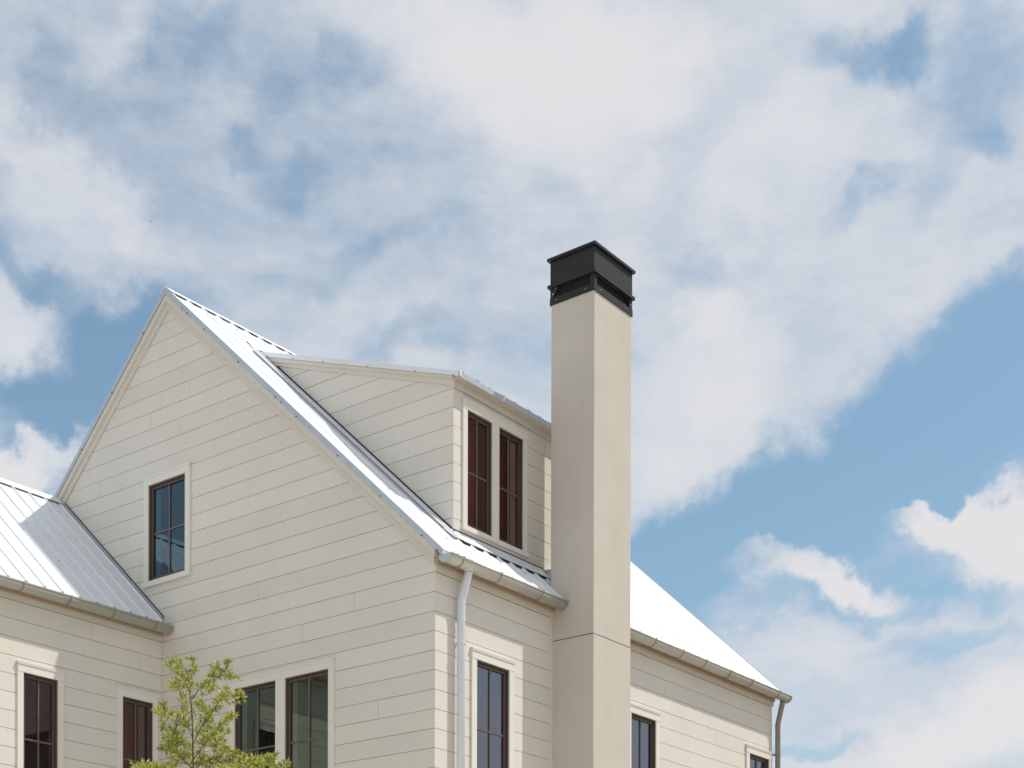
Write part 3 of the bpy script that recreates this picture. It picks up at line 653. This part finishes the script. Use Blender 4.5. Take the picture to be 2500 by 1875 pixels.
# ------------------------------------------------------------------ tree in front of the gable
TY = -2.2
def zt(x, y, s=5.3951, ox=310, oy=1590): return ox + x/s, oy + y/s
def tp(x, y, dy=0.0): return at_plane(*zt(x, y), 1, TY + dy)
LEAFM = bpy.data.materials.new('leaf'); LEAFM.use_nodes = True
t = LEAFM.node_tree; n = t.nodes; l = t.links; bs = n['Principled BSDF']; at = n.new('ShaderNodeAttribute'); at.attribute_name = 'tint'
l.new(at.outputs['Color'], bs.inputs['Base Color']); bs.inputs['Roughness'].default_value = .45
tl = n.new('ShaderNodeBsdfTranslucent'); l.new(at.outputs['Color'], tl.inputs[0]); ms = n.new('ShaderNodeMixShader'); ms.inputs[0].default_value = .35
l.new(bs.outputs[0], ms.inputs[1]); l.new(tl.outputs[0], ms.inputs[2]); l.new(ms.outputs[0], n['Material Output'].inputs[0])
tree = bpy.data.objects.new('young_tree', None); C.objects.link(tree)
base = at_plane(476, 1875, 1, TY); tree.location = (base.x, TY, 0)
tree['label'] = 'young tree with narrow yellow-green leaves in front of the gable wall'; tree['category'] = 'tree'
bpy.context.view_layer.update()
def tbuild(mb, name, m, parent, smooth=True, **k):
    mb.v = [(x - tree.location.x, y - tree.location.y, z) for x, y, z in mb.v]; return mb.build(name, m, parent, smooth, **k)
BR = [  # thickness, leaf density, depth drift, points in the enlarged crop
    (.013, 1.0, .05, [(876, 1560), (870, 1250), (866, 1000), (852, 720), (832, 560), (838, 400), (862, 250), (856, 110)]),
    (.007, 1.5, -.10, [(832, 540), (770, 400), (700, 320), (640, 240), (575, 165)]),
    (.005, 1.3, .12, [(800, 460), (720, 460), (640, 440), (600, 450)]),
    (.005, 1.2, .05, [(780, 400), (740, 260), (690, 170), (655, 120)]),
    (.007, 1.5, .12, [(868, 620), (960, 480), (1080, 400), (1200, 330), (1300, 250), (1345, 150)]),
    (.004, 1.3, .05, [(1180, 340), (1300, 310), (1430, 345)]), (.004, 1.3, .02, [(1080, 400), (1150, 280), (1180, 220)]), (.004, 1.3, -.08, [(1000, 470), (1100, 460), (1130, 490)]),
    (.008, 1.4, -.16, [(872, 1230), (950, 1040), (1050, 900), (1140, 780), (1230, 660), (1310, 500)]),
    (.004, 1.5, .0, [(1230, 660), (1340, 630), (1430, 610), (1505, 570)]), (.004, 1.4, .1, [(1050, 900), (1010, 760), (960, 690)]),
    (.006, 1.2, .14, [(866, 1130), (790, 1000), (700, 900), (600, 850), (500, 830), (390, 790)]),
    (.003, 1.3, .0, [(560, 850), (500, 920), (500, 1000)]), (.003, 1.1, .0, [(520, 840), (490, 760), (475, 710)]), (.003, 1.2, .0, [(680, 890), (650, 960), (640, 1050)]), (.003, 1.3, .0, [(740, 920), (740, 780), (730, 600)]),
    (.008, 1.7, -.22, [(880, 1420), (1000, 1240), (1120, 1100), (1230, 980), (1330, 890), (1400, 850)]),
    (.005, 1.8, .1, [(1120, 1100), (1230, 1130), (1320, 1060)]), (.005, 1.8, -.05, [(1060, 1180), (1170, 1220), (1260, 1230)]), (.004, 1.7, .05, [(1120, 1100), (1060, 960), (1080, 840)]),
    (.006, 1.5, .15, [(872, 1330), (780, 1230), (680, 1160), (600, 1150), (500, 1130)]), (.004, 1.5, .0, [(680, 1160), (630, 1080), (600, 1040)]), (.004, 1.6, .1, [(700, 1200), (600, 1260), (480, 1240)]),
    (.008, 1.8, -.1, [(880, 1560), (760, 1440), (660, 1340), (560, 1300), (490, 1290)]), (.005, 1.8, .1, [(700, 1400), (640, 1470), (590, 1530)]),
    (.007, 1.8, .0, [(880, 1560), (1000, 1470), (1120, 1420), (1240, 1360), (1340, 1300)]), (.005, 1.8, .1, [(1120, 1420), (1260, 1420), (1420, 1340)]),
    (.005, 1.8, -.1, [(940, 1560), (960, 1440), (950, 1350)]), (.006, 1.8, .12, [(960, 1580), (1100, 1530), (1260, 1500), (1380, 1440)]), (.005, 1.8, .1, [(840, 1560), (800, 1420), (780, 1300)]),
    (.008, 1.9, -.3, [(1000, 1800), (1300, 1650), (1460, 1560), (1540, 1400)]), (.006, 2.0, -.2, [(1300, 1700), (1560, 1580), (1690, 1420)]),
    (.006, 2.0, -.1, [(1400, 1720), (1700, 1600), (1800, 1500), (1930, 1385)]), (.005, 1.8, .0, [(1700, 1640), (1950, 1560), (2090, 1490)]), (.005, 1.8, .0, [(1500, 1660), (1640, 1560), (1800, 1440)]),
    (.007, 1.8, .3, [(800, 1800), (500, 1660), (300, 1590), (220, 1500)]), (.005, 1.8, .2, [(480, 1680), (360, 1560), (380, 1500)]), (.005, 1.6, .1, [(400, 1660), (180, 1600), (110, 1520)]),
    (.006, 1.8, .2, [(820, 1760), (640, 1640), (500, 1560)]), (.006, 1.8, -.2, [(900, 1700), (1100, 1620), (1250, 1560)]),
]
branches = []; wood = MB()
trunk_top = tp(876, 1560, 0)
for th, dens, dr_, pts in BR:
    n_ = len(pts); P = [tp(x + random.uniform(-4, 4), y, dr_ * i / (n_-1) + random.uniform(-.02, .02)) for i, (x, y) in enumerate(pts)]
    P = [Vector((p.x, p.y, p.z - G)) for p in P]; branches.append((P, th, dens))
# the rest of the crown below the picture's edge
random.seed(21)
cx_, cz_ = base.x, base.z - G
for i in range(34):
    a = random.uniform(0, 2*math.pi); z = cz_ - random.uniform(.15, 1.9); ln = random.uniform(.5, .95) * (1.0 if z > cz_-1.4 else .75)
    p0 = Vector((cx_, TY, z - .35)); p1 = Vector((cx_ + math.cos(a)*ln*.5, TY + math.sin(a)*ln*.5, z - .1)); p2 = Vector((cx_ + math.cos(a)*ln, TY + math.sin(a)*ln, z + random.uniform(0, .15)))
    branches.append(([p0, p1, p2], .008, 1.5))
tk = MB(); tk.tube([(cx_, TY, -G), (cx_+.02, TY+.01, -G+1.4), (cx_-.01, TY, cz_-1.2), (cx_, TY, cz_-.3), tuple(Vector((trunk_top.x, trunk_top.y, trunk_top.z-G)))], .055, 12, .013)
trunk = tbuild(tk, 'trunk', BARK, tree)
for P, th, dens in branches:
    b_ = MB(); b_.tube([tuple(p) for p in P], th*.62, 6, .0013); tbuild(b_, 'branch', BARK, trunk)
lv, lf, lc = [], [], []
def leaf(p, d, ln, tint):
    d = d.normalized(); s = d.cross(Vector((random.uniform(-1, 1), random.uniform(-1, 1), random.uniform(.2, 1)))).normalized(); up = s.cross(d)
    w = ln * random.uniform(.11, .155); q = []
    o = len(lv); bend = random.uniform(-.02, .18)
    q = [p, p + d*ln*.4 + s*w - up*w*.35, p + d*ln*.42 , p + d*ln*.4 - s*w - up*w*.35, p + d*ln - up*ln*bend]
    q = [Vector((v.x - tree.location.x, v.y - tree.location.y, v.z + G)) for v in q]
    lv.extend(q); lf.extend([(o, o+1, o+2), (o, o+2, o+3), (o+1, o+4, o+2), (o+2, o+4, o+3)]); lc.extend([tint]*5)
def tintc():
    r = random.random(); k = random.uniform(1.05, 1.75)
    if r < .50: b = (.36, .36, .075)
    elif r < .74: b = (.14, .20, .045)
    elif r < .84: b = (.48, .46, .14)
    elif r < .93: b = (.20, .33, .06)
    else: b = (.30, .19, .075)
    return (b[0]*k, b[1]*k, b[2]*k, 1)
random.seed(5)
for P, th, dens in branches:
    tot_ = sum((P[i+1]-P[i]).length for i in range(len(P)-1)); acc = 0; below = P[-1].z < cz_ - .15
    step = .0105 / dens * (3.2 if below else 1.25 if dens > 1.65 else 1.0)
    main = th > .012
    for i in range(len(P)-1):
        a, b = P[i], P[i+1]; seg = (b-a).length; dd = (b-a).normalized(); t_ = 0
        while t_ < seg:
            f_ = (acc + t_) / tot_
            if f_ > (.34 if main else .12):
                p = a.lerp(b, t_/seg)
                if main and .30 < f_ < .46 and random.random() < .55: t_ += step; continue
                # a short twig carrying a rosette of leaves
                td = (dd*random.uniform(.2, 1.0) + Vector((random.gauss(0, .6), random.gauss(0, .6), random.gauss(.25, .5)))).normalized()
                tl_ = random.uniform(.01, .085) * (1.1 - .5*f_)
                tipp = p + td*tl_
                for j in range(random.choice((3, 4, 5))):
                    ld = (td*.9 + Vector((random.gauss(0, .6), random.gauss(0, .6), random.gauss(.05, .5))))
                    leaf(tipp - td*random.uniform(0, tl_*.6), ld, random.uniform(.036, .062), tintc())
            t_ += step
        acc += seg
    for j in range(9): leaf(P[-1], (P[-1]-P[-2]).normalized()*.9 + Vector((random.gauss(0, .5), random.gauss(0, .5), random.gauss(.1, .5))), random.uniform(.042, .064), tintc())
me = bpy.data.meshes.new('foliage'); me.from_pydata([tuple(v) for v in lv], [], lf); me.update()
ca = me.color_attributes.new('tint', 'FLOAT_COLOR', 'POINT'); ca.data.foreach_set('color', [x for t4 in lc for x in t4])
me.materials.append(LEAFM); fo = bpy.data.objects.new('foliage', me); C.objects.link(fo); fo.parent = tree; fo['kind'] = 'stuff'

# ------------------------------------------------------------------ two distant birds
def bird(u, v, dist, span, roll, label):
    d = ray(u, v).normalized(); p = CAM + d * dist
    mb = MB(); s = span/2
    V = [(0, .32*span, 0), (.05*span, .1*span, .02*span), (.05*span, -.15*span, .01*span), (0, -.36*span, 0), (-.05*span, -.15*span, .01*span), (-.05*span, .1*span, .02*span), (0, 0, -.06*span), (0, .02*span, .06*span),
         (s*.5, .08*span, .14*span), (s*.55, -.08*span, .13*span), (s, -.06*span, .02*span), (-s*.5, .08*span, .14*span), (-s*.55, -.08*span, .13*span), (-s, -.06*span, .02*span)]
    Fs = [(0, 1, 7), (1, 2, 7), (2, 3, 7), (3, 4, 7), (4, 5, 7), (5, 0, 7), (1, 0, 6), (2, 1, 6), (3, 2, 6), (4, 3, 6), (5, 4, 6), (0, 5, 6),
          (1, 8, 9), (1, 9, 2), (8, 10, 9), (5, 12, 11), (5, 4, 12), (11, 12, 13)]
    mb.v = V; mb.f = [list(q) for q in Fs]
    o = mb.build('bird', BIRD, fix=False); o.location = p
    o.rotation_euler = (R(10), R(roll), math.atan2(FW.y, FW.x) - math.pi/2)
    o['label'] = label; o['category'] = 'bird'; o['group'] = 'birds far off in the sky'
    return o
bird(123, 754, 90, .26, 0, 'tiny dark bird in the sky left of the gable')
bird(369, 541, 110, .30, -14, 'tiny faint bird high above the gable peak')
